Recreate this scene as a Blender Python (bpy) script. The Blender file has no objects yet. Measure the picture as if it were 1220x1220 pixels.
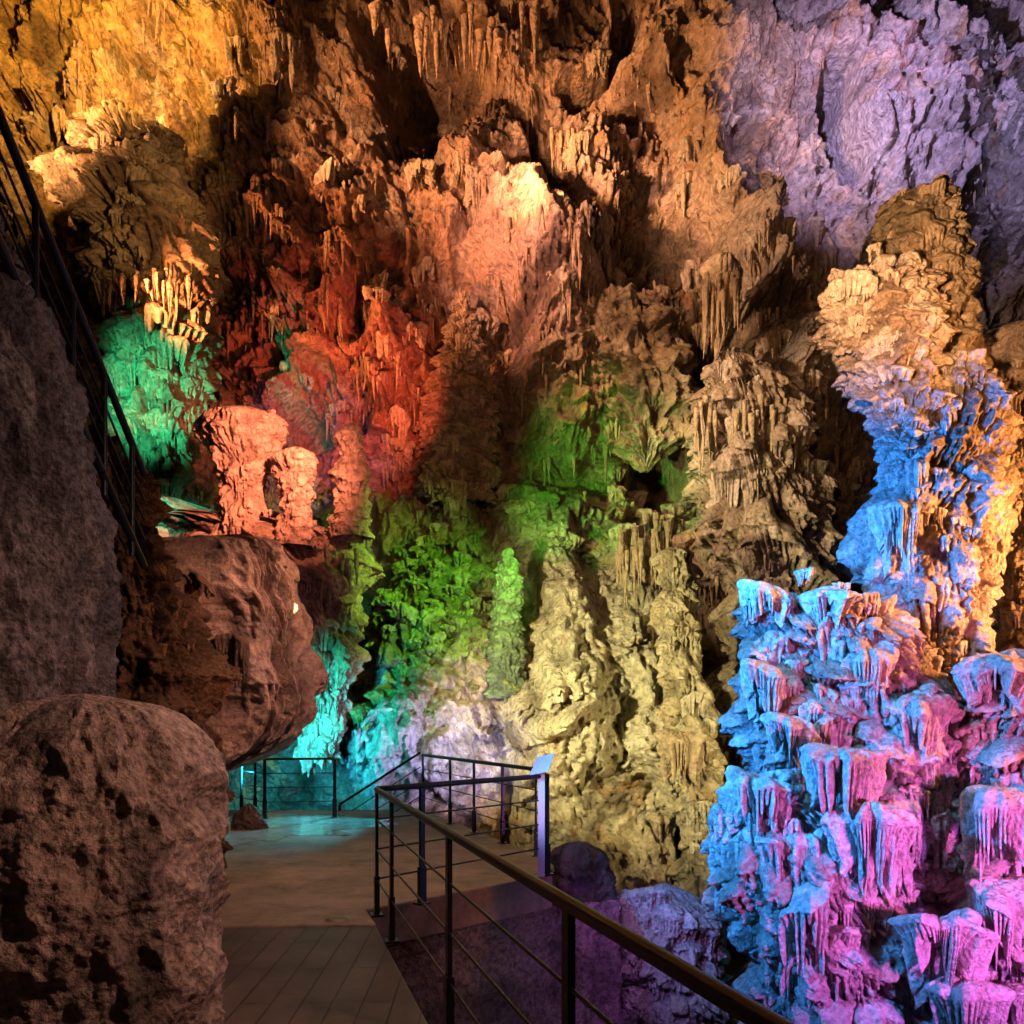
import bpy, math, numpy as np
from mathutils import Vector
rng=np.random.default_rng(7)
# ---------------------------------------------------------------- image pixel to world helper
# camera at (0,0,1.55); an image pixel (px,py) unprojected at an assumed depth d gives a world point
F=960.0; CZ=1.55; HZ=863.0
def at(px,py,d): return ((px-610)/F*d, d, CZ-(py-HZ)/F*d)
# ---------------------------------------------------------------- noise
P=rng.permutation(256); P=np.concatenate([P,P,P]).astype(np.int64)
ANG=rng.random(256)*2*np.pi; GX=np.cos(ANG); GY=np.sin(ANG); RV=rng.random(256)
def H2(i,j,s=0): return P[(P[(P[(i+s*17)&255]+j)&255]+s)&255]
def rnd(i,j,s=0): return RV[H2(i,j,s)]
def pn(x,y,s=0):
    x=x+s*13.37; y=y+s*7.77
    xi=np.floor(x).astype(np.int64); yi=np.floor(y).astype(np.int64)
    xf=x-xi; yf=y-yi
    u=xf*xf*xf*(xf*(xf*6-15)+10); v=yf*yf*yf*(yf*(yf*6-15)+10)
    def g(a,b):
        h=H2(xi+a,yi+b,s); return GX[h]*(xf-a)+GY[h]*(yf-b)
    a=g(0,0);b=g(1,0);c=g(0,1);d=g(1,1)
    return (a+(b-a)*u+((c+(d-c)*u)-(a+(b-a)*u))*v)*1.4
def fbm(x,y,o=5,s=0,gain=.5,ridge=False):
    r=0;a=1.;t=0
    for k in range(o):
        n=pn(x,y,s+k)
        if ridge: n=1-2*np.abs(n)
        r=r+a*n; t+=a; a*=gain; x=x*2.03; y=y*2.03
    return r/t
def sstep(a,b,x):
    t=np.clip((x-a)/(b-a),0,1); return t*t*(3-2*t)
def tiers(s,z,h,wl,wd,seed=0,layers=2):
    z=z+.45*h*pn(s/(1.9*h),z/(2.6*h),seed)
    s=s+.4*wl*pn(s/(2*wl),z/(1.6*h),seed+1)
    out=0
    for L in range(layers):
        ss=s/wl+L*.47+L*11; m=np.floor(ss).astype(np.int64); c=2*(ss-m)-1
        q=z/h*(1+.13*L)+rnd(m,m*0+L,seed)*3; k=np.floor(q).astype(np.int64); t=q-k
        amp=.35+.65*rnd(m,k,seed+2)
        lobe=np.sqrt(np.clip(1-c*c,0,1))
        t0=.6+.22*rnd(m,k,seed+3)
        cap=np.sqrt(np.clip(1-((t-t0)/(1-t0))**2,0,1))
        sd=s/wd*(1+.1*L)+.6*pn(s/wd*.5,z/h*.7,seed+4); j=np.floor(sd).astype(np.int64); e=2*(sd-j)-1
        lj=.2+.8*rnd(j,k+m,seed+5)
        u=(t0-t)/(t0*lj)
        dr=np.sqrt(np.clip(1-u,0,1))*(.08+.8*np.sqrt(np.clip(1-e*e,0,1)))
        v=amp*lobe**.6*np.where(t>t0,cap,dr)
        out=np.maximum(out,v)
    return out
# ---------------------------------------------------------------- materials
def rock_mat(name,ns=2.5,bd=.08,vor=9.,vb=.03,rough=.72,spec=.3,var=.45,usecol=True,base=(.3,.22,.16)):
    m=bpy.data.materials.new(name); m.use_nodes=True; N=m.node_tree.nodes; L=m.node_tree.links
    b=N['Principled BSDF']; tc=N.new('ShaderNodeTexCoord')
    if usecol:
        c=N.new('ShaderNodeAttribute'); c.attribute_name='Col'; csock=c.outputs['Color']
    else:
        c=N.new('ShaderNodeRGB'); c.outputs[0].default_value=(*base,1); csock=c.outputs[0]
    n2=N.new('ShaderNodeTexNoise'); n2.inputs['Scale'].default_value=ns*2.2; n2.inputs['Detail'].default_value=5; n2.inputs['Roughness'].default_value=.72
    L.new(tc.outputs['Object'],n2.inputs['Vector'])
    mr=N.new('ShaderNodeMapRange'); mr.inputs['From Min'].default_value=.34; mr.inputs['From Max'].default_value=.66
    mr.inputs['To Min'].default_value=1-var; mr.inputs['To Max'].default_value=1+var*.8
    L.new(n2.outputs['Fac'],mr.inputs['Value'])
    mx=N.new('ShaderNodeVectorMath'); mx.operation='SCALE'
    L.new(csock,mx.inputs[0]); L.new(mr.outputs[0],mx.inputs['Scale']); L.new(mx.outputs[0],b.inputs['Base Color'])
    v=N.new('ShaderNodeTexVoronoi'); v.inputs['Scale'].default_value=vor
    L.new(tc.outputs['Object'],v.inputs['Vector'])
    ad=N.new('ShaderNodeMath'); ad.operation='MULTIPLY_ADD'; ad.inputs[1].default_value=-vb/bd
    L.new(v.outputs['Distance'],ad.inputs[0]); L.new(n2.outputs['Fac'],ad.inputs[2])
    b1=N.new('ShaderNodeBump'); b1.inputs['Distance'].default_value=bd; b1.inputs['Strength'].default_value=1
    L.new(ad.outputs[0],b1.inputs['Height']); L.new(b1.outputs[0],b.inputs['Normal'])
    b.inputs['Roughness'].default_value=rough; b.inputs['Specular IOR Level'].default_value=spec
    return m
M_wall=rock_mat('cave_limestone',2.2,.26,6.,.08,rough=.62,spec=.4,var=.5)
M_mid=rock_mat('flowstone',3.5,.11,11.,.04,rough=.5,spec=.45,var=.45)
M_near=rock_mat('flowstone_near',8,.038,26.,.018,rough=.4,spec=.5,var=.5)
M_close=rock_mat('rough_rock_near',8,.045,34.,.012,rough=.75,var=.7)
M_smooth=rock_mat('smooth_rock',4.5,.06,16.,.008,rough=.7,var=.5)
def simple(name,col,rough=.4,metal=0.):
    m=bpy.data.materials.new(name); m.use_nodes=True; N=m.node_tree.nodes; L=m.node_tree.links; b=N['Principled BSDF']
    n=N.new('ShaderNodeTexNoise'); n.inputs['Scale'].default_value=18; n.inputs['Detail'].default_value=4
    mr=N.new('ShaderNodeMapRange'); mr.inputs['To Min'].default_value=.6; mr.inputs['To Max'].default_value=1.4
    L.new(n.outputs['Fac'],mr.inputs['Value'])
    mx=N.new('ShaderNodeVectorMath'); mx.operation='SCALE'; mx.inputs[0].default_value=col
    L.new(mr.outputs[0],mx.inputs['Scale']); L.new(mx.outputs[0],b.inputs['Base Color'])
    mr2=N.new('ShaderNodeMapRange'); mr2.inputs['To Min'].default_value=max(rough-.12,.03); mr2.inputs['To Max'].default_value=rough+.15
    L.new(n.outputs['Fac'],mr2.inputs['Value']); L.new(mr2.outputs[0],b.inputs['Roughness'])
    b.inputs['Metallic'].default_value=metal
    return m
M_metal=simple('black_painted_steel',(.010,.010,.011),.32,.2)
# ---------------------------------------------------------------- mesh helpers
def link(ob,parent=None):
    bpy.context.scene.collection.objects.link(ob)
    if parent: ob.parent=parent
    return ob
def raw_obj(name,co,f,C,mat,parent=None):
    me=bpy.data.meshes.new(name)
    me.vertices.add(len(co)); me.vertices.foreach_set('co',co.astype(np.float32).ravel())
    me.loops.add(f.size); me.loops.foreach_set('vertex_index',f.ravel().astype(np.int32))
    me.polygons.add(len(f)); me.polygons.foreach_set('loop_start',(np.arange(len(f))*4).astype(np.int32))
    me.polygons.foreach_set('use_smooth',np.ones(len(f),bool))
    me.update(calc_edges=True)
    a=me.attributes.new('Col','FLOAT_COLOR','POINT')
    cc=np.concatenate([np.clip(C.reshape(-1,3),.01,.8),np.ones((len(co),1))],1).astype(np.float32)
    a.data.foreach_set('color',cc.ravel())
    me.materials.append(mat)
    return link(bpy.data.objects.new(name,me),parent)
def faces(ny,nx,wrap):
    i=np.arange(ny-1)[:,None]; j=np.arange(nx if wrap else nx-1)[None,:]; j2=(j+1)%nx
    return np.stack([i*nx+j,i*nx+j2,(i+1)*nx+j2,(i+1)*nx+j],-1).reshape(-1,4)
def grid_obj(name,X,Y,Z,C,mat,wrap=False,parent=None):
    ny,nx=X.shape
    return raw_obj(name,np.stack([X,Y,Z],-1).reshape(-1,3),faces(ny,nx,wrap),C,mat,parent)
def lerpc(a,b,t): return np.asarray(a)*(1-t[...,None])+np.asarray(b)*t[...,None]
# irregular flowstone lips with a hanging fringe: list of (x,y,z,R,H)
def caps(name,items,wd,mat,c1,c2,parent=None):
    VC=[];FC=[];CC=[];off=0
    for (x,y,z,R,H) in items:
        nj=max(int(2*np.pi*R/wd),7); nt=nj*6; th=np.arange(nt)/nt*2*np.pi
        thw=th+.35*np.sin(2*th+rng.random()*6)/2+.2*np.sin(3*th+rng.random()*6)/3
        u=(thw/(2*np.pi)*nj)%nj; j=np.floor(u).astype(int)%nj; e=2*(u-np.floor(u))-1
        sh=np.sqrt(np.clip(1-e*e,0,1)); ph=rng.random(6)*6.28; rj=rng.random(nj)[j]**1.3
        rj=rj*.65+.35*(.5+.5*np.sin(2*th+ph[0]))*(.5+.5*np.sin(5*th+ph[4]))
        A=rng.uniform(.6,1.5,4)
        lob=1+.18*A[0]*np.sin(2*th+ph[1])+.13*A[1]*np.sin(3*th+ph[2])+.11*A[2]*np.sin(5*th+ph[3])+.08*A[3]*np.sin(8*th+ph[0])+.05*np.sin(13*th+ph[5])
        L=H*(.10+.9*rj)*(.25+.75*sh)
        fl=rng.uniform(.2,.75); tp=rng.uniform(.15,.45); tx,ty=rng.normal(0,.25,2)
        wob=(.10*R*np.sin(2*th[None]+ph[2])+.07*R*np.sin(5*th[None]+ph[5]))
        a=np.linspace(0.02,np.pi/2,11)[:,None]
        r1=R*np.sin(a)**.9*lob[None]; z1=fl*R*np.cos(a)+wob*np.sin(a)
        s=(np.linspace(0.03,1,17)[:,None])
        r2=R*(1-tp*s**.6)*lob[None]+R*.2*(sh[None]-.6)*np.minimum(1,4*s)*(1-.3*s); z2=-s*L[None]+wob
        r3=r2[-1:]*.55; z3=z2[-1:]+.15*H
        rr=np.concatenate([r1,r2,r3]); zz=np.concatenate([z1,z2,z3]); n=len(rr)
        dx=rr*np.cos(th); dy=rr*np.sin(th); zz=z+zz+tx*dx+ty*dy
        xx=x+dx; yy=y+dy
        q=fbm(xx/max(R,.12)*.9,zz/max(R,.12)*.9+yy*3,4,77,.6)
        rr2=1+.28*q; xx=x+(xx-x)*rr2; yy=y+(yy-y)*rr2; zz=zz+.15*R*q
        VC.append(np.stack([xx,yy,zz],-1).reshape(-1,3)); FC.append(faces(n,nt,True)+off); off+=n*nt
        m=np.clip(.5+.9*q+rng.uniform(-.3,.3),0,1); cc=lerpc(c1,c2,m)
        g=np.ones((n,nt)); g[11:]=.55+.45*sh[None]  # dirt and shade between the drips put into the colour
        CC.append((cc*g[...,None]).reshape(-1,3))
    return raw_obj(name,np.concatenate(VC),np.concatenate(FC),np.concatenate(CC),mat,parent)
def scatter(sil,d,ry,n,R0,R1,hf=(1.2,3.)):
    sil=sorted(sil); py=np.array([r[0] for r in sil],float); out=[]
    for _ in range(n):
        p=rng.uniform(py[0]+8,min(py[-1],1250)); l=np.interp(p,py,[r[1] for r in sil]); r=np.interp(p,py,[r[2] for r in sil])
        xc=((l+r)/2-610)/F*d; rx=(r-l)/2/F*d; a=rng.uniform(-1.45,1.45)
        R=rng.uniform(0,1)**1.8*(R1-R0)+R0; R=min(R,rx*.6); k=max(rx-R*.8,0)
        out.append((xc+math.sin(a)*k,d-math.cos(a)*k*ry,CZ-(p-HZ)/F*d,R,R*rng.uniform(*hf)))
    return out
# generalised flowstone mass: profile rows (py, left, right) in image pixels, unprojected at assumed depth d
def mass(name,sil,d,mat,res,c1,c2,c3=None,h=1.,wl=.9,wd=.12,ta=.3,h2=.35,ta2=.1,na=.15,ns=1.,ry=.8,seed=0,parent=None,droop=.35,tc=.35,sq=1.,nc=0,R=(.1,.3),cw=.06,hf=(1.2,3.)):
    sil=sorted(sil); py=np.array([r[0] for r in sil],float)
    z=CZ-(py-HZ)/F*d; xl=(np.array([r[1] for r in sil])-610)/F*d; xr=(np.array([r[2] for r in sil])-610)/F*d
    zt,zb=z[0],z[-1]; nz=max(int((zt-zb)/res),12)
    zz=np.linspace(zt,zb,nz)
    L=np.interp(-zz,-z,xl); Rr=np.interp(-zz,-z,xr)
    kk=max(int(nz*.012),1); ker=np.ones(2*kk+1)/(2*kk+1)
    L=np.convolve(np.pad(L,kk,mode='edge'),ker,'valid'); Rr=np.convolve(np.pad(Rr,kk,mode='edge'),ker,'valid')
    xc=(L+Rr)/2; rx=(Rr-L)/2
    rm=float(rx.max()); top=np.clip((zt-zz)/(min(rm,1.0)*tc),0,1); rx=rx*np.sqrt(np.clip(1-(1-top)**2,0,1))
    nt=max(int(2*np.pi*rm*.75/res),24)
    th=np.linspace(0,2*np.pi,nt,endpoint=False)+np.pi/2
    T,Zg=np.meshgrid(th,zz); RX=rx[:,None]; XC=xc[:,None]
    rr=min(rm,1.4*float(np.mean(rx))+1e-3)
    s=T*rr+seed*3.1; zs=Zg+seed*1.7
    big=fbm(s/ns/1.5,zs/ns/1.8,5,seed,.55)+.8*(fbm(s/ns/1.,zs/ns/1.3,5,seed+40,.5,True)-.3)
    tv=tiers(s,zs,h,wl,wd,seed)*ta if ta else 0*s
    tv2=tiers(s,zs,h2,wl*.4,wd*.5,seed+9)*ta2 if ta2 else 0*s
    endf=np.clip(RX/(rm*.35),0.05,1)
    disp=(tv+tv2+na*big)*endf
    base=np.maximum(RX-(ta*.5+ta2*.4)*endf,0.02*endf)
    ct,st=np.cos(T),np.sin(T)
    if sq!=1.: ct=np.sign(ct)*np.abs(ct)**sq; st=np.sign(st)*np.abs(st)**sq
    X=XC+ct*(base+disp); Y=d+st*(base*ry+disp)
    Z=Zg-droop*(tv+tv2)*endf
    n1=sstep(-.25,.35,fbm(s/1.1,zs/1.6,5,seed+3)); n2=sstep(.05,.5,fbm(s/.5,zs/1.1,5,seed+5))
    C=lerpc(c1,c2,n1)
    if c3 is not None: C=C*(1-n2[...,None])+np.asarray(c3)*n2[...,None]
    if ta: C=C*(.55+.45*np.clip(tv/ta*1.6,0,1))[...,None]  # recess dirt and painted shade darken the gaps between tiers
    if nc:
        e=parent or empty(name); grid_obj('body',X,Y,Z,C,mat,wrap=True,parent=e)
        return caps('flowstone_caps',scatter(sil,d,ry,nc,R[0],R[1],hf),cw,mat,c1,c3 if c3 is not None else c2,parent=e)
    return grid_obj(name,X,Y,Z,C,mat,wrap=True,parent=parent)
def empty(name): return link(bpy.data.objects.new(name,None))
# ---------------------------------------------------------------- main cave wall
RES=.038; XS=np.arange(-18.5,19.5,RES); ZS=np.arange(-7,26.5,RES)
def wall():
    X,Z=np.meshgrid(XS,ZS); D0=24.
    Hh=np.zeros_like(X)
    wx=X+.9*fbm(X/2.5,Z/2.5,4,20); wz=Z+.9*fbm(X/2.5,Z/2.5,4,30)
    def W(px,py,d=D0): a=at(px,py,d); return a[0],a[2]
    def blob(px,py,rx,ry,a,p=1.,D=None):
        D=D or D0-max(a,0); k=F/D
        cx,cz=W(px,py,D); r=((wx-cx)/(rx/k))**2+((wz-cz)/(ry/k))**2
        return a*np.exp(-r**p)
    def ridge(x1,y1,x2,y2,w,a,p=1.,taper=0,D=22.5):
        k=F/D
        ax,az=W(x1,y1,D); bx,bz=W(x2,y2,D); vx,vz=bx-ax,bz-az; l2=vx*vx+vz*vz
        t=np.clip(((wx-ax)*vx+(wz-az)*vz)/l2,0,1)
        dd=np.hypot(wx-ax-t*vx,wz-az-t*vz)/(w/k*(1-taper+taper*2*t))
        return a*np.exp(-(dd**2)**p)
    Hh+=blob(110,40,260,140,1.5)+blob(330,240,110,230,1.6)+blob(390,540,150,120,-.8)
    Hh+=blob(515,120,62,90,-3.0,2)+blob(655,185,34,32,-2.6,2)
    A=sstep(-5.6,-2.6,wx)*(1-sstep(3.4,4.4,wx)); A2=A*sstep(8.2,6.5,wz)
    Hh+=5.2*A*sstep(9.2,1.5,wz+.2*np.abs(wx-1.5))+1.6*A*sstep(9.0,7.4,wz)
    Hh+=2.2*(1-sstep(-6.,-3.,wx))*sstep(5.,-1.,wz)
    Hh+=ridge(660,600,700,1000,45,.6,1.2,D=18)+ridge(765,620,810,1000,34,.6,1.3,D=18)+ridge(600,660,598,1000,14,-.7,1.3,D=18.5)
    Hh+=ridge(590,225,700,500,42,2.4,1.6,.35)+ridge(705,130,705,330,34,1.4,1.4)
    Hh+=ridge(560,150,470,420,42,1.1,1.3)+ridge(645,250,665,350,36,1.2,1.5)
    Hh+=ridge(745,0,735,90,16,-3.,2,D=24)+ridge(735,90,690,120,12,-2,2,D=24)+ridge(993,110,985,225,17,-3.2,2,D=24)
    Hh+=ridge(835,420,760,590,24,-3.,1.5,D=24)+ridge(760,590,815,700,14,-1.6,1.5,D=20)+ridge(480,470,500,560,12,-1.5,1.5,D=23)
    Hh+=ridge(840,30,900,280,80,1.5,1.5)+blob(1120,180,190,150,1.4,1.5)+blob(930,230,60,90,-1.2,1.5)
    Hh+=blob(780,320,60,45,-1.4,2)+blob(443,395,18,24,-1.6,2)+blob(365,515,22,24,-1.2,2)
    Hh+=ridge(900,300,1010,480,40,1.4,1.3)+ridge(920,480,940,1000,75,2.2,1.4,D=22)+ridge(440,470,520,540,40,.8)
    cm=1-.35*A2
    n=fbm(wx/5,wz/5,3,1,.5,True); Hh+=1.3*n*(1-.7*A2)
    n=fbm(wx/2.,wz/2.8,5,2,.5,True); Hh+=1.1*n*cm
    n=fbm(wx/.75,wz/1.1,5,3,.55,True); Hh+=.48*n
    n=fbm(wx/.3,wz/.4,3,6,.55,True); Hh+=.13*n
    Hh+=.10*fbm(X/.2,Z/.24,3,4)
    q=(wz*.8+wx*.35)/1.3+fbm(X/3,Z/3,3,41); t=q-np.floor(q); Hh+=.5*(t**1.5)*sstep(-.1,.3,fbm(X/4,Z/4,3,42))*cm
    dm=sstep(-.02,.2,fbm(X/3.2,Z/3.2,3,50)+ .35*np.exp(-(((X+8)/4)**2+((Z-14)/7)**2)) + .3*np.exp(-((X-2)/3)**2-((Z-15)/5)**2)+.3*np.exp(-((X-7)/2.2)**2-((Z-7)/6)**2)-.45*np.exp(-((X-12)/6)**2-((Z-20)/6)**2)-.25*sstep(18,21,Z))
    tv=tiers(X,Z,1.5,.9,.19,60)*.95+tiers(X+5,Z,.55,.4,.12,70)*.35
    Hh+=dm*tv*(1-.45*A2)
    mm=np.exp(-(((X+1.9)/1.9)**2+((Z-4.0)/2.6)**2)**2)
    X3=X+.3*pn(X/.5,Z/.5,3); Z3=Z+.3*pn(X/.5,Z/.5,8)
    def cells(s,k):
        gx=np.floor(X3/s).astype(np.int64); gz=np.floor(Z3/s).astype(np.int64); best=np.full(X.shape,9.)
        for a in(-1,0,1):
            for b in(-1,0,1):
                cx=gx+a+rnd(gx+a,gz+b,k); cz=gz+b+rnd(gx+a,gz+b,k+1); best=np.minimum(best,(X3/s-cx)**2+(Z3/s-cz)**2)
        return np.clip(1-best*1.6,0,1)**.5
    c1=cells(.42,31); c2=cells(.2,33)
    Hh+=mm*(.42*c1+.16*c2+.6*fbm(X/.7,Z/.7,4,9,.6))+(A2*.10)*c2
    Y=D0+1.2-Hh; Zd=Z-.4*dm*tv
    C=np.ones(X.shape+(3,))*np.array([.42,.28,.17])
    def tint(px,py,rx,ry,c,a=1.,D=24.):
        nonlocal C
        k=F/D; cx,cz=W(px,py,D); m=a*np.exp(-(((wx-cx)/(rx/k))**2+((wz-cz)/(ry/k))**2)**1.5); C=C*(1-m[...,None])+np.array(c)*m[...,None]
    tint(1120,150,260,260,(.42,.38,.42)); tint(660,300,110,190,(.58,.42,.33)); tint(120,60,260,120,(.46,.30,.10))
    tint(420,450,160,200,(.40,.21,.14)); tint(860,130,110,170,(.38,.26,.16)); tint(950,560,160,260,(.42,.35,.28),D=22)
    tint(720,800,150,280,(.56,.52,.37),D=18); tint(510,700,100,115,(.10,.15,.035),D=19); tint(490,890,150,60,(.5,.5,.5),D=19)
    tint(515,120,70,90,(.12,.08,.055)); tint(650,545,90,45,(.16,.20,.06),D=19.5); tint(780,400,60,80,(.28,.2,.12))  # first tint paints the shade of the overhang pocket into the colour
    k=sstep(.0,.32,fbm(wx/1.6,wz/2.2,6,80,.6)); C=C*(1-.8*k[...,None])+np.array([.07,.042,.027])*.8*k[...,None]
    k=sstep(.08,.45,fbm(wx/1.3,wz/1.3,6,90,.6)); C=C*(1-.6*k[...,None])+np.array([.62,.54,.44])*.6*k[...,None]
    k=sstep(.1,.45,fbm(wx/.5,wz/1.1,5,95,.6)); C=C*(1-.5*k[...,None])+np.array([.48,.24,.07])*.5*k[...,None]
    cav=sstep(-.7,.25,fbm(wx/.75,wz/1.1,4,3,.55,True)); C=C*(.35+.65*cav)[...,None]  # cavity map darkens the colour: crevice dirt plus painted shade
    C=C*(1-.6*dm*(1-np.clip(tv*1.8,0,1)))[...,None]  # drip gaps darkened likewise, dirt and shade in the colour
    tint(510,700,95,110,(.09,.14,.03),.5,D=19)
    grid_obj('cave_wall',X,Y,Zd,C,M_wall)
    return Y
YG=wall()
def YW(x,z):
    i=np.clip(((np.asarray(z)-ZS[0])/RES).astype(int),0,len(ZS)-1); j=np.clip(((np.asarray(x)-XS[0])/RES).astype(int),0,len(XS)-1); return YG[i,j]
it=[];mo=[]
for cx,cz,sx,sz,n in [(-9.5,17,3,2.5,26),(-5,16,1.6,3,18),(0,19.5,2,1.5,10),(1.6,14.5,1.6,3,22),(-2.2,12,1.3,2.5,30),(8,6.5,1.3,3.2,34),(4,15,1.5,2,10),(-6,20,3,1.5,12),(2.5,7.5,1.5,.8,14),(8,13,1.2,2,10),(3.9,3,.5,2.5,16),(-5.2,7.5,1.2,1.6,14)]:
    x=rng.normal(cx,sx,n); z=rng.normal(cz,sz,n)
    for a,b in zip(x,z):
        R=rng.uniform(.14,.45); it.append((a,float(YW(a,b))+R*.3,b,R,R*rng.uniform(1.5,3.5)))
x=rng.normal(-2,1.0,110); z=rng.normal(4.6,1.3,110)
for a,b in zip(x,z):
    R=rng.uniform(.08,.3); mo.append((a,float(YW(a,b))+R*.4,b,R,R*rng.uniform(.8,1.6)))
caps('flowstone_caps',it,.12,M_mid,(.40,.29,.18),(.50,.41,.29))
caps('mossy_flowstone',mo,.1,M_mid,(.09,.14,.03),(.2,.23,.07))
# ---------------------------------------------------------------- stalactites
def cone_mesh(name,items,mat,col):
    vs=[];fs=[]
    for (x,y,z,l,r) in items:
        n=7; K_=7; off=len(vs); ph=rng.random()*6; bx,by=rng.normal(0,.04,2)*l
        for i in range(K_+1):
            t=i/K_; rr=r*(1-t)**.8*(1+.22*math.sin(8*t+ph))+.004
            for j in range(n):
                a=2*math.pi*j/n; vs.append((x+rr*math.cos(a)+bx*t*t,y+rr*math.sin(a)+by*t,z-l*t))
        for i in range(K_):
            for j in range(n):
                a=off+i*n+j;b=off+i*n+(j+1)%n; fs.append((a,b,b+n,a+n))
    k=np.array(col)
    return raw_obj(name,np.array(vs),np.array(fs),np.ones((len(vs),3))*k,mat)
x=rng.uniform(-13,13,90000); z=rng.uniform(2,25,90000)
ov=YW(x,z-.5)-YW(x,z); ok=(ov>.42)&(pn(x/1.6,z/1.6,12)>.0)&~((np.abs(x)<4.5)&(z<9)&(rng.random(90000)<.75))&~((x>3)&(z>15)&(rng.random(90000)<.7))
x=x[ok][:1400]; z=z[ok][:1400]; items=[]
for a,b in zip(x,z):
    l=rng.uniform(.15,.4)+rng.random()**5*1.0; items.append((a,float(YW(a,b))+.06,b,l,.022+.045*l*rng.uniform(.7,1.3)))
cone_mesh('stalactites',items,M_mid,(.36,.25,.16))
def cluster(x0,x1,y0,y1,n,l0,l1,w0,w1,d):
    out=[]
    for _ in range(n):
        dd=d+rng.uniform(-.4,.4); p=at(rng.uniform(x0,x1),rng.uniform(y0,y1),dd); out.append((*p,rng.uniform(l0,l1)*dd/F,rng.uniform(w0,w1)*dd/F/2))
    return out
cone_mesh('stalactites',cluster(440,640,0,50,30,20,70,5,13,21.9)+cluster(635,685,150,165,14,25,60,4,8,22.5),M_mid,(.48,.33,.2))
cone_mesh('stalactites',cluster(735,800,610,660,26,25,90,4,10,18.0)+cluster(830,960,470,500,26,30,90,4,9,19.6),M_mid,(.38,.3,.18))
cone_mesh('stalactites',cluster(345,425,640,680,26,20,60,4,9,16.6)+cluster(120,250,320,345,26,15,45,4,8,18.3),M_mid,(.26,.2,.13))
# ---------------------------------------------------------------- dripstone formations on the far side
TAN=(.36,.26,.16);BRN=(.16,.10,.06);RED=(.50,.30,.22)
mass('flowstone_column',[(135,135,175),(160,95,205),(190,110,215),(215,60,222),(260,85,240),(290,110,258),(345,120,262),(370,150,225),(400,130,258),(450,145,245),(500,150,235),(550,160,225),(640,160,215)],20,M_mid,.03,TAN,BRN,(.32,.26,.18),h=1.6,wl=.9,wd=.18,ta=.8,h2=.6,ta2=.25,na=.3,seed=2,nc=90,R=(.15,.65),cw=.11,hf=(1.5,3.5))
S=dict(h2=.3,ta2=.06,na=.08,R=(.06,.22),cw=.08)
mass('stalagmite',[(484,262,318),(497,240,336),(520,236,340),(545,258,324),(580,268,312),(640,258,322)],16.2,M_mid,.02,RED,(.6,.38,.28),None,h=.9,wl=.35,wd=.1,ta=.22,seed=4,nc=12,**S)
mass('stalagmite',[(532,336,372),(546,324,378),(575,330,372),(600,336,368),(650,328,374)],15.9,M_mid,.02,RED,(.6,.38,.28),None,h=.6,wl=.3,wd=.08,ta=.17,seed=5,nc=8,**S)
mass('stalagmite',[(503,410,428),(525,403,433),(545,406,430),(560,396,440),(590,402,436),(640,392,444)],16.5,M_mid,.02,RED,(.6,.38,.28),None,h=.45,wl=.3,wd=.08,ta=.16,seed=6,nc=8,**S)
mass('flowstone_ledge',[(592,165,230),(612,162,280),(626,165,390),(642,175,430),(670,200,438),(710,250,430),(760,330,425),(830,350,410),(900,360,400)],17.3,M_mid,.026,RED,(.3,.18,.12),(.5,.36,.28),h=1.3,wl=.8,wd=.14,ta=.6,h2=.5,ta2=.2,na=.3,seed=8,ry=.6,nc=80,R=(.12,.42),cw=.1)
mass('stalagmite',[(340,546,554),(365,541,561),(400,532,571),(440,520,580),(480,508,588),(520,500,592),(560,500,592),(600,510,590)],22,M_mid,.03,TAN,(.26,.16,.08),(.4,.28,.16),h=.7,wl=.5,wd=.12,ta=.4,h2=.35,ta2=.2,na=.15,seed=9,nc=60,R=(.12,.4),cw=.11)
mass('hanging_rock',[(350,715,760),(380,698,790),(410,695,808),(450,700,812),(490,726,812),(520,742,798),(545,757,784),(562,767,772)],21.6,M_wall,.03,(.40,.30,.19),(.24,.17,.10),(.5,.44,.34),h=3,wl=2,wd=.3,ta=.15,h2=.9,ta2=.12,na=.95,ns=.8,seed=11,tc=.6)
mass('stalactite',[(303,845,878),(320,835,886),(345,845,882),(370,848,874),(395,850,866),(428,852,856)],20,M_mid,.022,(.45,.33,.2),(.36,.25,.14),None,h=3,wl=.5,wd=.11,ta=.25,h2=1.5,ta2=.1,na=.06,seed=12)
cone_mesh('stalactites',cluster(838,882,318,350,26,30,80,4,8,19.6),M_mid,(.44,.32,.2))
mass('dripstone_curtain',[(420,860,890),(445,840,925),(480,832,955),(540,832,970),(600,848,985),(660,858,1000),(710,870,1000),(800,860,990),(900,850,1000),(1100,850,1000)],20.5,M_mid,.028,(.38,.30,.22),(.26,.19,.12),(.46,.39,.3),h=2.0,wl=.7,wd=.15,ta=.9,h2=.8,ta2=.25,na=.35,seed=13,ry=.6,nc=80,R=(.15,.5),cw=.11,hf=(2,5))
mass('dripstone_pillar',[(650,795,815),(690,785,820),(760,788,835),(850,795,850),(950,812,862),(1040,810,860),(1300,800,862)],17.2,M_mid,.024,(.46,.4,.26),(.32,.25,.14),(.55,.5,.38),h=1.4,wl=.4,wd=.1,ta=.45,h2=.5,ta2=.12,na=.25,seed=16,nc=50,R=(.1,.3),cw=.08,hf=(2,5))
mass('stalagmite',[(652,600,612),(680,592,620),(720,588,622),(770,582,624),(830,580,625)],18.2,M_mid,.02,(.16,.24,.12),(.1,.15,.08),None,h=.5,wl=.3,wd=.08,ta=.18,h2=.25,ta2=.08,na=.1,seed=17,nc=16,R=(.1,.3),cw=.08)
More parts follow.
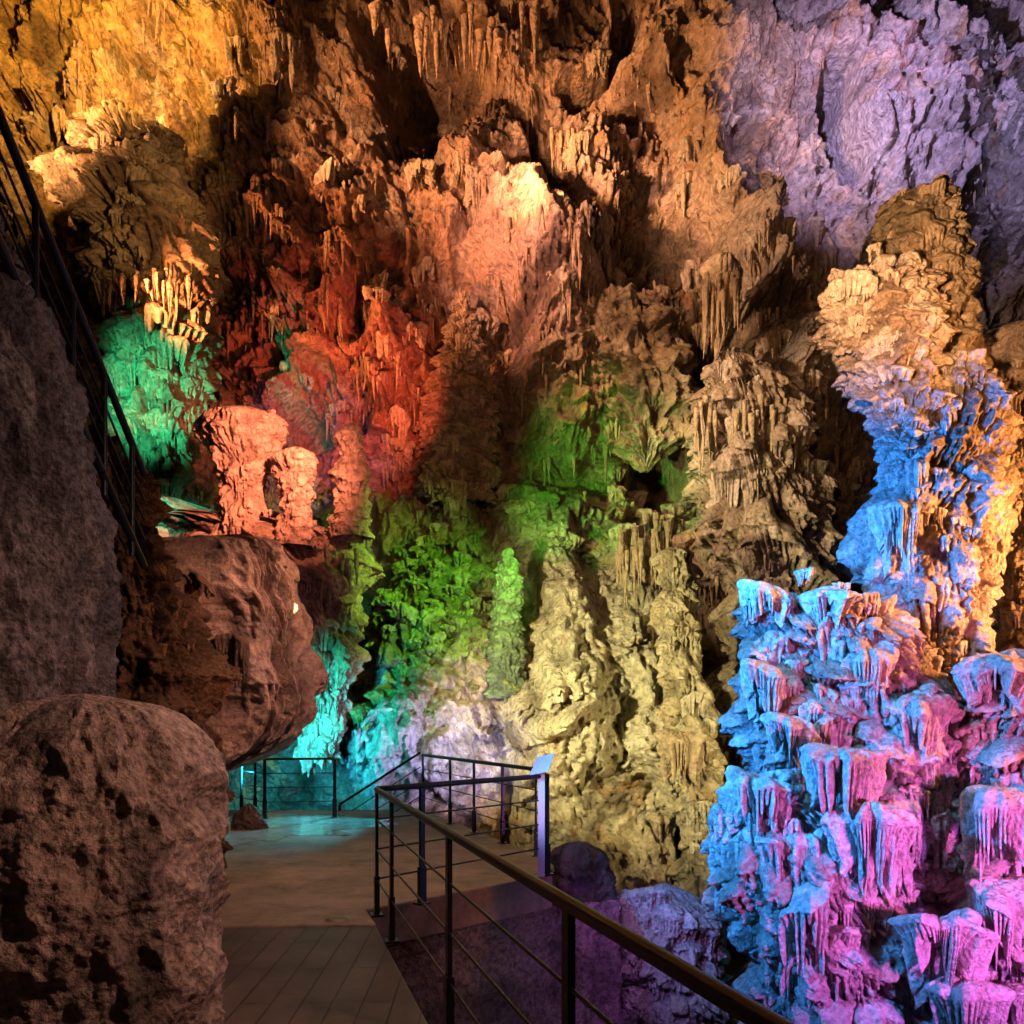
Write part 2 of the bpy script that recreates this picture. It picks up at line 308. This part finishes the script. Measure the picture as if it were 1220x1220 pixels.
# ---------------------------------------------------------------- big formation on the right
E=empty('giant_stalagmite_formation')
K=dict(c1=(.52,.44,.38),c2=(.32,.24,.18),c3=(.62,.55,.48),parent=E,h2=.17,ta2=.07,na=.18,ns=.6)
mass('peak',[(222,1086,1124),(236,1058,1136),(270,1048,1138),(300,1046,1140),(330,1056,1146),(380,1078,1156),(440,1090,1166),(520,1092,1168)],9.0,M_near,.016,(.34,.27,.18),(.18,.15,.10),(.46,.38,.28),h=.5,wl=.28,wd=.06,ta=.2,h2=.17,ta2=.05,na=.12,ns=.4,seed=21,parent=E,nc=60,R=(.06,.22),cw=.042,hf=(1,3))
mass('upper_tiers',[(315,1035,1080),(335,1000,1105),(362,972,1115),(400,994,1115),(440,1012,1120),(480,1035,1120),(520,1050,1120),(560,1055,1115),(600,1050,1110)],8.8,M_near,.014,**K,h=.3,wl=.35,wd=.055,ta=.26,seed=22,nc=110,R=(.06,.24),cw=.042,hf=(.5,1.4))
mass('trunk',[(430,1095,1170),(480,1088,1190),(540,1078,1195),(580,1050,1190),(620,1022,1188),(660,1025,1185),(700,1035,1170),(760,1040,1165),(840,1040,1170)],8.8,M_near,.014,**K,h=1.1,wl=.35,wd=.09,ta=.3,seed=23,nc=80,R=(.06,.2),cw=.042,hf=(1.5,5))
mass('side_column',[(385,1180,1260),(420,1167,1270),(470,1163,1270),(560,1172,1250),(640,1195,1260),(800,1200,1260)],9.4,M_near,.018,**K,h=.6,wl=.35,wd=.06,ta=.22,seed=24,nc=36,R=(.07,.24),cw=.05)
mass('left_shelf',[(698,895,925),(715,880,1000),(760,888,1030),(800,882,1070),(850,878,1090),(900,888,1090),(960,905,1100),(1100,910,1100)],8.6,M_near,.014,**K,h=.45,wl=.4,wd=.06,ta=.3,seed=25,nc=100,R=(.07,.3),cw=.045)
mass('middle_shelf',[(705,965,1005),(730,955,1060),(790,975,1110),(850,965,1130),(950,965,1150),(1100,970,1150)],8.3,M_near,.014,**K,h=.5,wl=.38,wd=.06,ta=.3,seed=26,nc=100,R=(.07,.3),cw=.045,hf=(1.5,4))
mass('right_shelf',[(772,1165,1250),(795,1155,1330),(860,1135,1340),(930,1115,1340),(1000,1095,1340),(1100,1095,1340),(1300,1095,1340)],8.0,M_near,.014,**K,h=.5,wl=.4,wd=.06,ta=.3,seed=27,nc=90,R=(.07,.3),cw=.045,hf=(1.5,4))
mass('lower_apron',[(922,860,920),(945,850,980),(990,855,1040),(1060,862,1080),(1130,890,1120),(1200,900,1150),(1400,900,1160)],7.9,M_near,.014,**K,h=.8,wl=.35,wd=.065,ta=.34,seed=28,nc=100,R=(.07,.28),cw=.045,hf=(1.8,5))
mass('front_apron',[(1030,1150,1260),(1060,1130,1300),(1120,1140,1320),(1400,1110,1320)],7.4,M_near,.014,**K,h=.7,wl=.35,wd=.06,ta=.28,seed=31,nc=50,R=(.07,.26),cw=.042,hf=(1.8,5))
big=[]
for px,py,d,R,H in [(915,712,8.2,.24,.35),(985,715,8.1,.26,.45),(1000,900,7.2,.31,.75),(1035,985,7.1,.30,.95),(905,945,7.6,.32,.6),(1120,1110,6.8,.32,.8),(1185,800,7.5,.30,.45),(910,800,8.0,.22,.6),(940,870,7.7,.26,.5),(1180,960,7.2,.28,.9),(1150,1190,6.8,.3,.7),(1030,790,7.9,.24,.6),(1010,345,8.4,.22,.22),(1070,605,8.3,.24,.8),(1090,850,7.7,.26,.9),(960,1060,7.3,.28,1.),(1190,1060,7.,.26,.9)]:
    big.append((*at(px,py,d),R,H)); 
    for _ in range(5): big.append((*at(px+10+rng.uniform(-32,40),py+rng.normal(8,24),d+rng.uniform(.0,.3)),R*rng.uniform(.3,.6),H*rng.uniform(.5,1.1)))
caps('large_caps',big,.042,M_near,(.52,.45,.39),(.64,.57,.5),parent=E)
mass('stalagmite',[(1052,760,820),(1070,740,840),(1100,740,850),(1160,750,860),(1300,720,890)],9.5,M_near,.018,(.36,.3,.25),(.24,.19,.15),(.45,.38,.33),h=.5,wl=.3,wd=.07,ta=.3,h2=.2,ta2=.06,na=.15,ns=.5,seed=33,nc=60,R=(.06,.24),cw=.05,hf=(1.5,4))
# ---------------------------------------------------------------- left side
EO=empty('rock_outcrop')
mass('body',[(643,140,290),(648,140,318),(690,150,342),(740,160,358),(800,170,364),(850,190,360),(875,200,346),(892,215,322),(905,225,292),(925,235,258),(940,240,250)],11.5,M_smooth,.016,(.42,.29,.235),(.33,.22,.17),(.15,.09,.065),h=2.6,wl=.8,wd=.3,ta=.22,h2=.8,ta2=.0,na=.30,ns=.8,seed=48,ry=.3,tc=.03,sq=.4,droop=.1,parent=EO)
caps('drapery',[(*at(px,py,10.8),r,h) for px,py,r,h in [(262,770,.2,.6),(285,765,.14,.9),(240,695,.18,.25),(225,760,.2,.7),(200,700,.25,.4)]],.09,M_smooth,(.12,.07,.05),(.08,.05,.035),parent=EO)
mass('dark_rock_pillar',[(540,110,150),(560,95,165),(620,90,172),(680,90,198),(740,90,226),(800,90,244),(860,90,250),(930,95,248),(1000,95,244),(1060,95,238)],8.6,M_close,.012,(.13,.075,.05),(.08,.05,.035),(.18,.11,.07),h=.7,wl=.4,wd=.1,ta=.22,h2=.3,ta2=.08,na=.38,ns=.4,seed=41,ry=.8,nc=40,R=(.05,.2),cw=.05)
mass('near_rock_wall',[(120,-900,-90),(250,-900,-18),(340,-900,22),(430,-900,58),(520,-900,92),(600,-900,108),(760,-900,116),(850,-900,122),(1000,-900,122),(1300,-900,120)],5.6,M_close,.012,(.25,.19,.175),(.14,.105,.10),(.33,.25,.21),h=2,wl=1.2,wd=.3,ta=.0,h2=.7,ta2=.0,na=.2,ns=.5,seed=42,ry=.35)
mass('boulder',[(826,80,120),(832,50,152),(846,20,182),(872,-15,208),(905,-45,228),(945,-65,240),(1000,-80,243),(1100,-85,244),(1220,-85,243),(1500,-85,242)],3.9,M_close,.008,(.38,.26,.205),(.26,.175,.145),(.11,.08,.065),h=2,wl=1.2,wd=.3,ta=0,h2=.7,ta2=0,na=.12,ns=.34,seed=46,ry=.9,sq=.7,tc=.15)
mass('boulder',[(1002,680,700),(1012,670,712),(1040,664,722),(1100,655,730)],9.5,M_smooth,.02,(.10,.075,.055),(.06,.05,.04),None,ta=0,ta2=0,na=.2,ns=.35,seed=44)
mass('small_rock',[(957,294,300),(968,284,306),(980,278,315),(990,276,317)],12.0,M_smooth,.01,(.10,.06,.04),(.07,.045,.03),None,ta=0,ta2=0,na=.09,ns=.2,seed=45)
# ---------------------------------------------------------------- ground
xs=np.arange(-30,30,.15); ys=np.arange(-6,40,.15); X,Y=np.meshgrid(xs,ys)
Zf=-4.2+.5*fbm(X/3,Y/3,6,5)
grid_obj('cave_floor',X,Y,Zf,lerpc((.3,.24,.2),(.18,.14,.12),sstep(-.3,.3,fbm(X,Y,5,7))),M_mid)
def poly_prism(name,pts,z0,z1,mat,parent=None):
    n=len(pts); vs=[(p[0],p[1],z1) for p in pts]+[(p[0],p[1],z0) for p in pts]
    fs=[tuple(range(n)),tuple(range(2*n-1,n-1,-1))]+[(i,i+n,(i+1)%n+n,(i+1)%n) for i in range(n)]
    me=bpy.data.meshes.new(name); me.from_pydata(vs,[],fs); me.materials.append(mat)
    me.update(); ob=link(bpy.data.objects.new(name,me),parent)
    b=ob.modifiers.new('b','BEVEL'); b.width=.015; b.segments=2; b.limit_method='ANGLE'
    return ob
def floor_mat(name,base,plank=False,rough=.6):
    m=bpy.data.materials.new(name); m.use_nodes=True; N=m.node_tree.nodes; L=m.node_tree.links; b=N['Principled BSDF']
    tc=N.new('ShaderNodeTexCoord'); n=N.new('ShaderNodeTexNoise'); n.inputs['Scale'].default_value=1.6; n.inputs['Detail'].default_value=10; n.inputs['Roughness'].default_value=.78
    L.new(tc.outputs['Object'],n.inputs['Vector'])
    mr=N.new('ShaderNodeMapRange'); mr.inputs['From Min'].default_value=.35; mr.inputs['From Max'].default_value=.65; mr.inputs['To Min'].default_value=.4; mr.inputs['To Max'].default_value=1.4
    L.new(n.outputs['Fac'],mr.inputs['Value'])
    mx=N.new('ShaderNodeVectorMath'); mx.operation='SCALE'; L.new(mr.outputs[0],mx.inputs['Scale'])
    bp=N.new('ShaderNodeBump'); bp.inputs['Distance'].default_value=.012
    if plank:
        mp=N.new('ShaderNodeMapping'); mp.inputs['Rotation'].default_value=(0,0,math.radians(88)); L.new(tc.outputs['Object'],mp.inputs['Vector'])
        br=N.new('ShaderNodeTexBrick'); br.inputs['Scale'].default_value=1; br.inputs['Brick Width'].default_value=1.3; br.inputs['Row Height'].default_value=.17
        br.inputs['Mortar Size'].default_value=.005; br.inputs['Color1'].default_value=(*base,1); br.inputs['Color2'].default_value=(base[0]*.75,base[1]*.75,base[2]*.77,1); br.inputs['Mortar'].default_value=(.012,.01,.009,1)
        L.new(mp.outputs[0],br.inputs['Vector']); L.new(br.outputs['Color'],mx.inputs[0]); L.new(br.outputs['Fac'],bp.inputs['Height']); bp.invert=True
    else:
        mx.inputs[0].default_value=base; L.new(n.outputs['Fac'],bp.inputs['Height'])
    L.new(mx.outputs[0],b.inputs['Base Color']); L.new(bp.outputs[0],b.inputs['Normal'])
    b.inputs['Roughness'].default_value=rough
    return m
M_conc=floor_mat('worn_concrete',(.24,.165,.12)); M_plank=floor_mat('dark_deck_boards',(.08,.058,.048),True,.5)
poly_prism('walkway',[(-5,6.1),(-1.05,6.25),(-1.22,6.75),(.42,8.35),(.3,9.6),(-1.6,14.6),(-7.5,14.6),(-7,7)],-.35,0,M_conc)
poly_prism('deck',[(-4.5,.4),(.72,.4),(-1.05,6.24),(-4.8,6.09)],-.25,-.012,M_plank)
u=np.linspace(0,1,260); path=np.array([(-1.6,6.3),(-1.2,6.9),(.44,8.42),(1.2,8.7),(1.25,9.6)]); tt=np.linspace(0,1,len(path))
PX=np.interp(u,tt,path[:,0]); PY=np.interp(u,tt,path[:,1]); vz=np.linspace(-.352,-4.4,230)
U,V=np.meshgrid(u*4.,vz); nn=.14*fbm(U/.6,V/.6,6,71,.6)+.07*fbm(U/.25,V/.3,4,72,.5,True)
grid_obj('retaining_wall',np.tile(PX,(230,1))+nn*.7-.06,np.tile(PY,(230,1))-nn+.06,V,lerpc((.17,.13,.12),(.07,.055,.05),sstep(-.2,.3,fbm(U/.5,V/.7,5,73))),M_close)
pu=[]
for i in range(120):
    a=2*math.pi*i/120; r=1+.16*math.sin(3*a+1)+.12*math.sin(7*a)+.09*math.sin(11*a+2)+.06*math.sin(19*a)
    pu.append((-3.6+1.45*r*math.cos(a),12.3+1.75*r*math.sin(a)))
me=bpy.data.meshes.new('puddle'); me.from_pydata([(x,y,.005) for x,y in pu],[],[tuple(range(120))])
mw=simple('wet_film',(.3,.32,.3),.14); me.materials.append(mw); link(bpy.data.objects.new('puddle',me))
x,y,_=at(402,1097,6.4)
bpy.ops.mesh.primitive_uv_sphere_add(segments=24,ring_count=10,radius=.09,location=(x,y,-.01)); o=bpy.context.object; o.name='floor_light'; o.scale=(1.2,1,.35); o.data.materials.append(simple('cast_metal',(.16,.15,.13),.4,.5))
# ---------------------------------------------------------------- railings
def tubes(name,segs,boxes=(),mat=M_metal,n=10,parent=None):
    vs=[];fs=[]
    def ring(p,ax,r,k):
        up=Vector((0,0,1)) if abs(ax.z)<.95 else Vector((0,1,0))
        a=ax.cross(up).normalized(); b=ax.cross(a).normalized()
        for j in range(k):
            t=2*math.pi*j/k; vs.append(tuple(p+a*math.cos(t)*r+b*math.sin(t)*r))
    for p,q,r in segs:
        p=Vector(p);q=Vector(q); ax=(q-p).normalized(); o=len(vs); ring(p,ax,r,n); ring(q,ax,r,n)
        for j in range(n): fs.append((o+j,o+(j+1)%n,o+n+(j+1)%n,o+n+j))
        fs.append(tuple(o+j for j in range(n))[::-1]); fs.append(tuple(o+n+j for j in range(n)))
    for c,hx,hy,z0,z1,ang in boxes:
        o=len(vs); ca,sa=math.cos(ang),math.sin(ang)
        for z in (z0,z1):
            for a,b in((-hx,-hy),(hx,-hy),(hx,hy),(-hx,hy)): vs.append((c[0]+a*ca-b*sa,c[1]+a*sa+b*ca,z))
        fs+= [(o+3,o+2,o+1,o),(o+4,o+5,o+6,o+7)]+[(o+i,o+(i+1)%4,o+4+(i+1)%4,o+4+i) for i in range(4)]
    me=bpy.data.meshes.new(name); me.from_pydata(vs,[],fs); me.materials.append(mat); me.update()
    for p in me.polygons: p.use_smooth = len(p.vertices)==4 
    ob=link(bpy.data.objects.new(name,me),parent)
    e=ob.modifiers.new('e','EDGE_SPLIT'); e.split_angle=math.radians(40)
    return ob
def railing(name,path,z0s,h,posts,r=.026,bars=(.28,.52,.76),rb=.008):
    """path: plan points; z0s: base heights; posts: (segment,t) list"""
    segs=[];boxes=[]
    for i in range(len(path)-1):
        p,q=path[i],path[i+1]; a=(p[0],p[1],z0s[i]+h); b=(q[0],q[1],z0s[i+1]+h)
        segs.append((a,b,r))
        for f in bars: segs.append(((p[0],p[1],z0s[i]+h*f),(q[0],q[1],z0s[i+1]+h*f),rb))
    for i,t in posts:
        p,q=path[i],path[i+1]; x=p[0]+(q[0]-p[0])*t; y=p[1]+(q[1]-p[1])*t; z=z0s[i]+(z0s[i+1]-z0s[i])*t
        ang=math.atan2(q[1]-p[1],q[0]-p[0])
        boxes.append(((x,y),.026,.012,z,z+h-.01,ang)); boxes.append(((x,y),.06,.05,z-.005,z+.012,ang))
        boxes.append(((x,y),.036,.02,z+.012,z+.32,ang))
    return tubes(name,segs,boxes)
railing('railing',[(.60,.95),(-1.10,6.55)],[0,0],1.02,[(0,.255),(0,.535),(0,.86),(0,1.0)],r=.024,rb=.007)
railing('railing',[(-1.10,6.60),(.36,8.30),(.28,9.5),(-1.55,14.0)],[0,0,0,0],1.02,[(0,.22),(0,1),(1,1.),(2,.22),(2,.45),(2,.68),(2,1)])
railing('railing',[(-1.6,14.1),(-3.1,14.5)],[0,-.95],1.06,[(0,1)],r=.022)
railing('railing',[(-4.7,14.0),(-4.05,13.2),(-2.95,13.4)],[0,0,0],.98,[(0,0),(0,.6),(1,0),(1,1)],r=.02)
a=Vector(at(-40,40,5.0)); b=Vector(at(172,565,7.4)); dirv=b-a; segs=[]
for k,(o,r) in enumerate([(0,.032),(-.24,.01),(-.42,.01),(-.60,.01),(-.85,.035)]):
    segs.append((tuple(a+Vector((0,0,o))),tuple(b+Vector((0,0,o))),r))
for t in (.1,.3,.5,.7,.9):
    p=a+dirv*t; segs.append((tuple(p),tuple(p-Vector((0,0,1.0))),.024))
tubes('stair_railing',segs)
E2=empty('information_sign')
x,y,_=at(645,1030,8.2)
mp_=simple('sign_grey_paint',(.6,.56,.64),.4)
tubes('sign_post',[],[((x,y),.034,.012,0.0,1.12,0)],mat=mp_,parent=E2)
me=bpy.data.meshes.new('sign_plate'); t=.012
me.from_pydata([(x-.12,y-.12,1.04),(x+.06,y-.16,1.08),(x+.14,y+.12,1.24),(x-.04,y+.16,1.2),(x-.12,y-.12,1.04+t),(x+.06,y-.16,1.08+t),(x+.14,y+.12,1.24+t),(x-.04,y+.16,1.2+t)],[],[(3,2,1,0),(4,5,6,7),(0,1,5,4),(1,2,6,5),(2,3,7,6),(3,0,4,7)])
me.materials.append(mp_); link(bpy.data.objects.new('sign_plate',me),E2)
# ---------------------------------------------------------------- lamps
def lamp(target,off,col,Lw,cone,blend=1,soft=.12):
    T=Vector(at(*target)); S=T+Vector(off); r=(T-S).length
    l=bpy.data.lights.new('cave_or_fill_spot','SPOT'); l.energy=Lw*4*math.pi**2*r*r/.33; l.color=col
    l.spot_size=math.radians(cone); l.spot_blend=blend; l.shadow_soft_size=soft
    o=bpy.data.objects.new('cave_or_fill_spot',l); o.location=S; o.rotation_euler=(T-S).to_track_quat('-Z','Y').to_euler(); link(o)
lamp((90,50,24),(5,-8,-6),(1,.50,.11),.7,78)
lamp((330,140,24),(-6,-8,-6),(1,.44,.16),.65,60)
lamp((600,110,24),(-7,-8,-6),(1,.44,.2),.5,56)
lamp((650,300,22.5),(-5,-10,-4),(1,.42,.28),.8,38)
lamp((820,170,24),(-7,-7,-5),(1,.50,.22),.5,60)
lamp((900,290,23),(-6,-7,-3),(1,.58,.34),.4,42)  # added to lift the too dark brown wall here
lamp((1090,110,24),(-7,-7.5,-4),(.68,.53,1),.5,78)
lamp((1190,200,24),(1,-8,-3),(.6,.5,.85),.2,52)  # added soft fill for the black shadows at the upper right
lamp((960,180,24),(5,-6,3),(.9,.42,.6),.28,55)
lamp((400,460,24),(3,-6,-3),(1,.15,.08),.5,70)
lamp((360,520,22),(0,-3.5,-.5),(.25,.3,1),.4,56)
lamp((480,330,23),(-6,-6.5,-4),(1,.32,.11),.65,60)
lamp((310,560,16.2),(2.8,-3.8,.4),(1,.32,.18),1.8,58)
lamp((190,470,19.4),(-.5,-5,-2.5),(.05,1,.48),1.3,38)
lamp((195,600,17),(-.3,-3,1.0),(.08,1,.6),1.1,52)
lamp((150,230,19.4),(5,-5,-3),(1,.55,.2),.2,46)
lamp((640,575,18.5),(-2.5,-4,-1.2),(.18,1,.08),1.3,42)
lamp((510,680,18.5),(3.5,-5,1.5),(.35,1,.10),1.25,54)
lamp((720,800,17.5),(-5,-6.5,.5),(1,.84,.40),1.0,68)
lamp((800,900,17),(4,-4,-1),(1,.76,.3),.45,66)
lamp((350,890,18.5),(.6,-5,-.3),(.03,.62,.95),1.3,80)
lamp((430,840,18.),(-1.6,-4.5,-.6),(.03,.95,.6),.6,56)
lamp((530,880,17.5),(1.4,-3.8,-1.2),(.60,.52,1),.85,60)
lamp((330,985,12.2),(1.0,2.2,1.6),(.05,.75,.9),.6,60,1,.1)  # added lamp, colours the puddle cyan in place of a stronger reflection
lamp((920,540,20),(-7,-5,1),(1,.68,.42),.6,60)
lamp((770,430,20.5),(-5,-6,3),(1,.52,.26),.6,46)
lamp((610,420,24),(0,-15,-6),(1,.5,.28),.035,100,1,.4)  # unseen broad fill, added to soften the wall's black shadows
# right formation
lamp((960,860,8.2),(-4,-2.2,.8),(.03,.27,1),1.35,85)
lamp((900,760,8.2),(-2.4,-2.,2.6),(.15,.62,1),.35,60)
lamp((1060,620,8.4),(-3.4,-1.6,-.2),(.03,.25,1),1.1,58)
lamp((1130,600,8.4),(3.0,-2.2,-.6),(1,.38,.10),1.7,72)
lamp((1070,320,8.6),(-2.2,-3.2,-1.8),(1,.50,.22),.95,50)
lamp((1180,800,7.8),(3.0,-2.2,1.0),(1,.34,.14),1.0,60)
lamp((1130,980,7.4),(1.2,-4.2,-.2),(1,.16,.55),.55,62)
lamp((1060,1130,7.5),(1.4,-4.4,.8),(.55,.14,1),.45,60,1,.2)
lamp((790,1110,9.3),(-.9,-2.6,1.4),(.55,.22,.85),.2,50)
# near rocks / walkway
lamp((110,1000,3.6),(3.4,-1.0,2.4),(1,.56,.42),.16,80,1,.12)
lamp((60,600,5.2),(3.4,-1.0,1.5),(1,.66,.58),.085,90,1,.15)
lamp((290,770,11),(3.4,-3,2.5),(1,.50,.37),.38,56)
lamp((200,800,8.6),(2.8,-2,1),(1,.42,.22),.12,50)
lamp((450,1040,9),(0,-1,5),(1,.62,.40),.12,80,1,.3)
lamp((645,960,8.2),(-.5,-2.6,.8),(.7,.55,1),.3,18)
lamp((620,1190,8.2),(1.9,-3,-.2),(.85,.5,.75),.08,50,1,.2)
lamp((400,1180,5),(0,0,4),(1,.62,.48),.09,80,1,.3)
# ---------------------------------------------------------------- world + camera
w=bpy.data.worlds.new('World'); bpy.context.scene.world=w; w.use_nodes=True
bg=w.node_tree.nodes['Background']; bg.inputs[0].default_value=(1,.72,.56,1); bg.inputs[1].default_value=.011
cam=bpy.data.cameras.new('Camera'); co=bpy.data.objects.new('Camera',cam); link(co)
co.location=(0,0,CZ); co.rotation_euler=(math.radians(90),0,0)
cam.sensor_width=36; cam.lens=36*F/1220; cam.shift_y=(HZ-610)/1220; cam.clip_end=500
bpy.context.scene.camera=co
sc=bpy.context.scene; sc.view_settings.view_transform='Standard'; sc.view_settings.look='None'; sc.view_settings.exposure=0
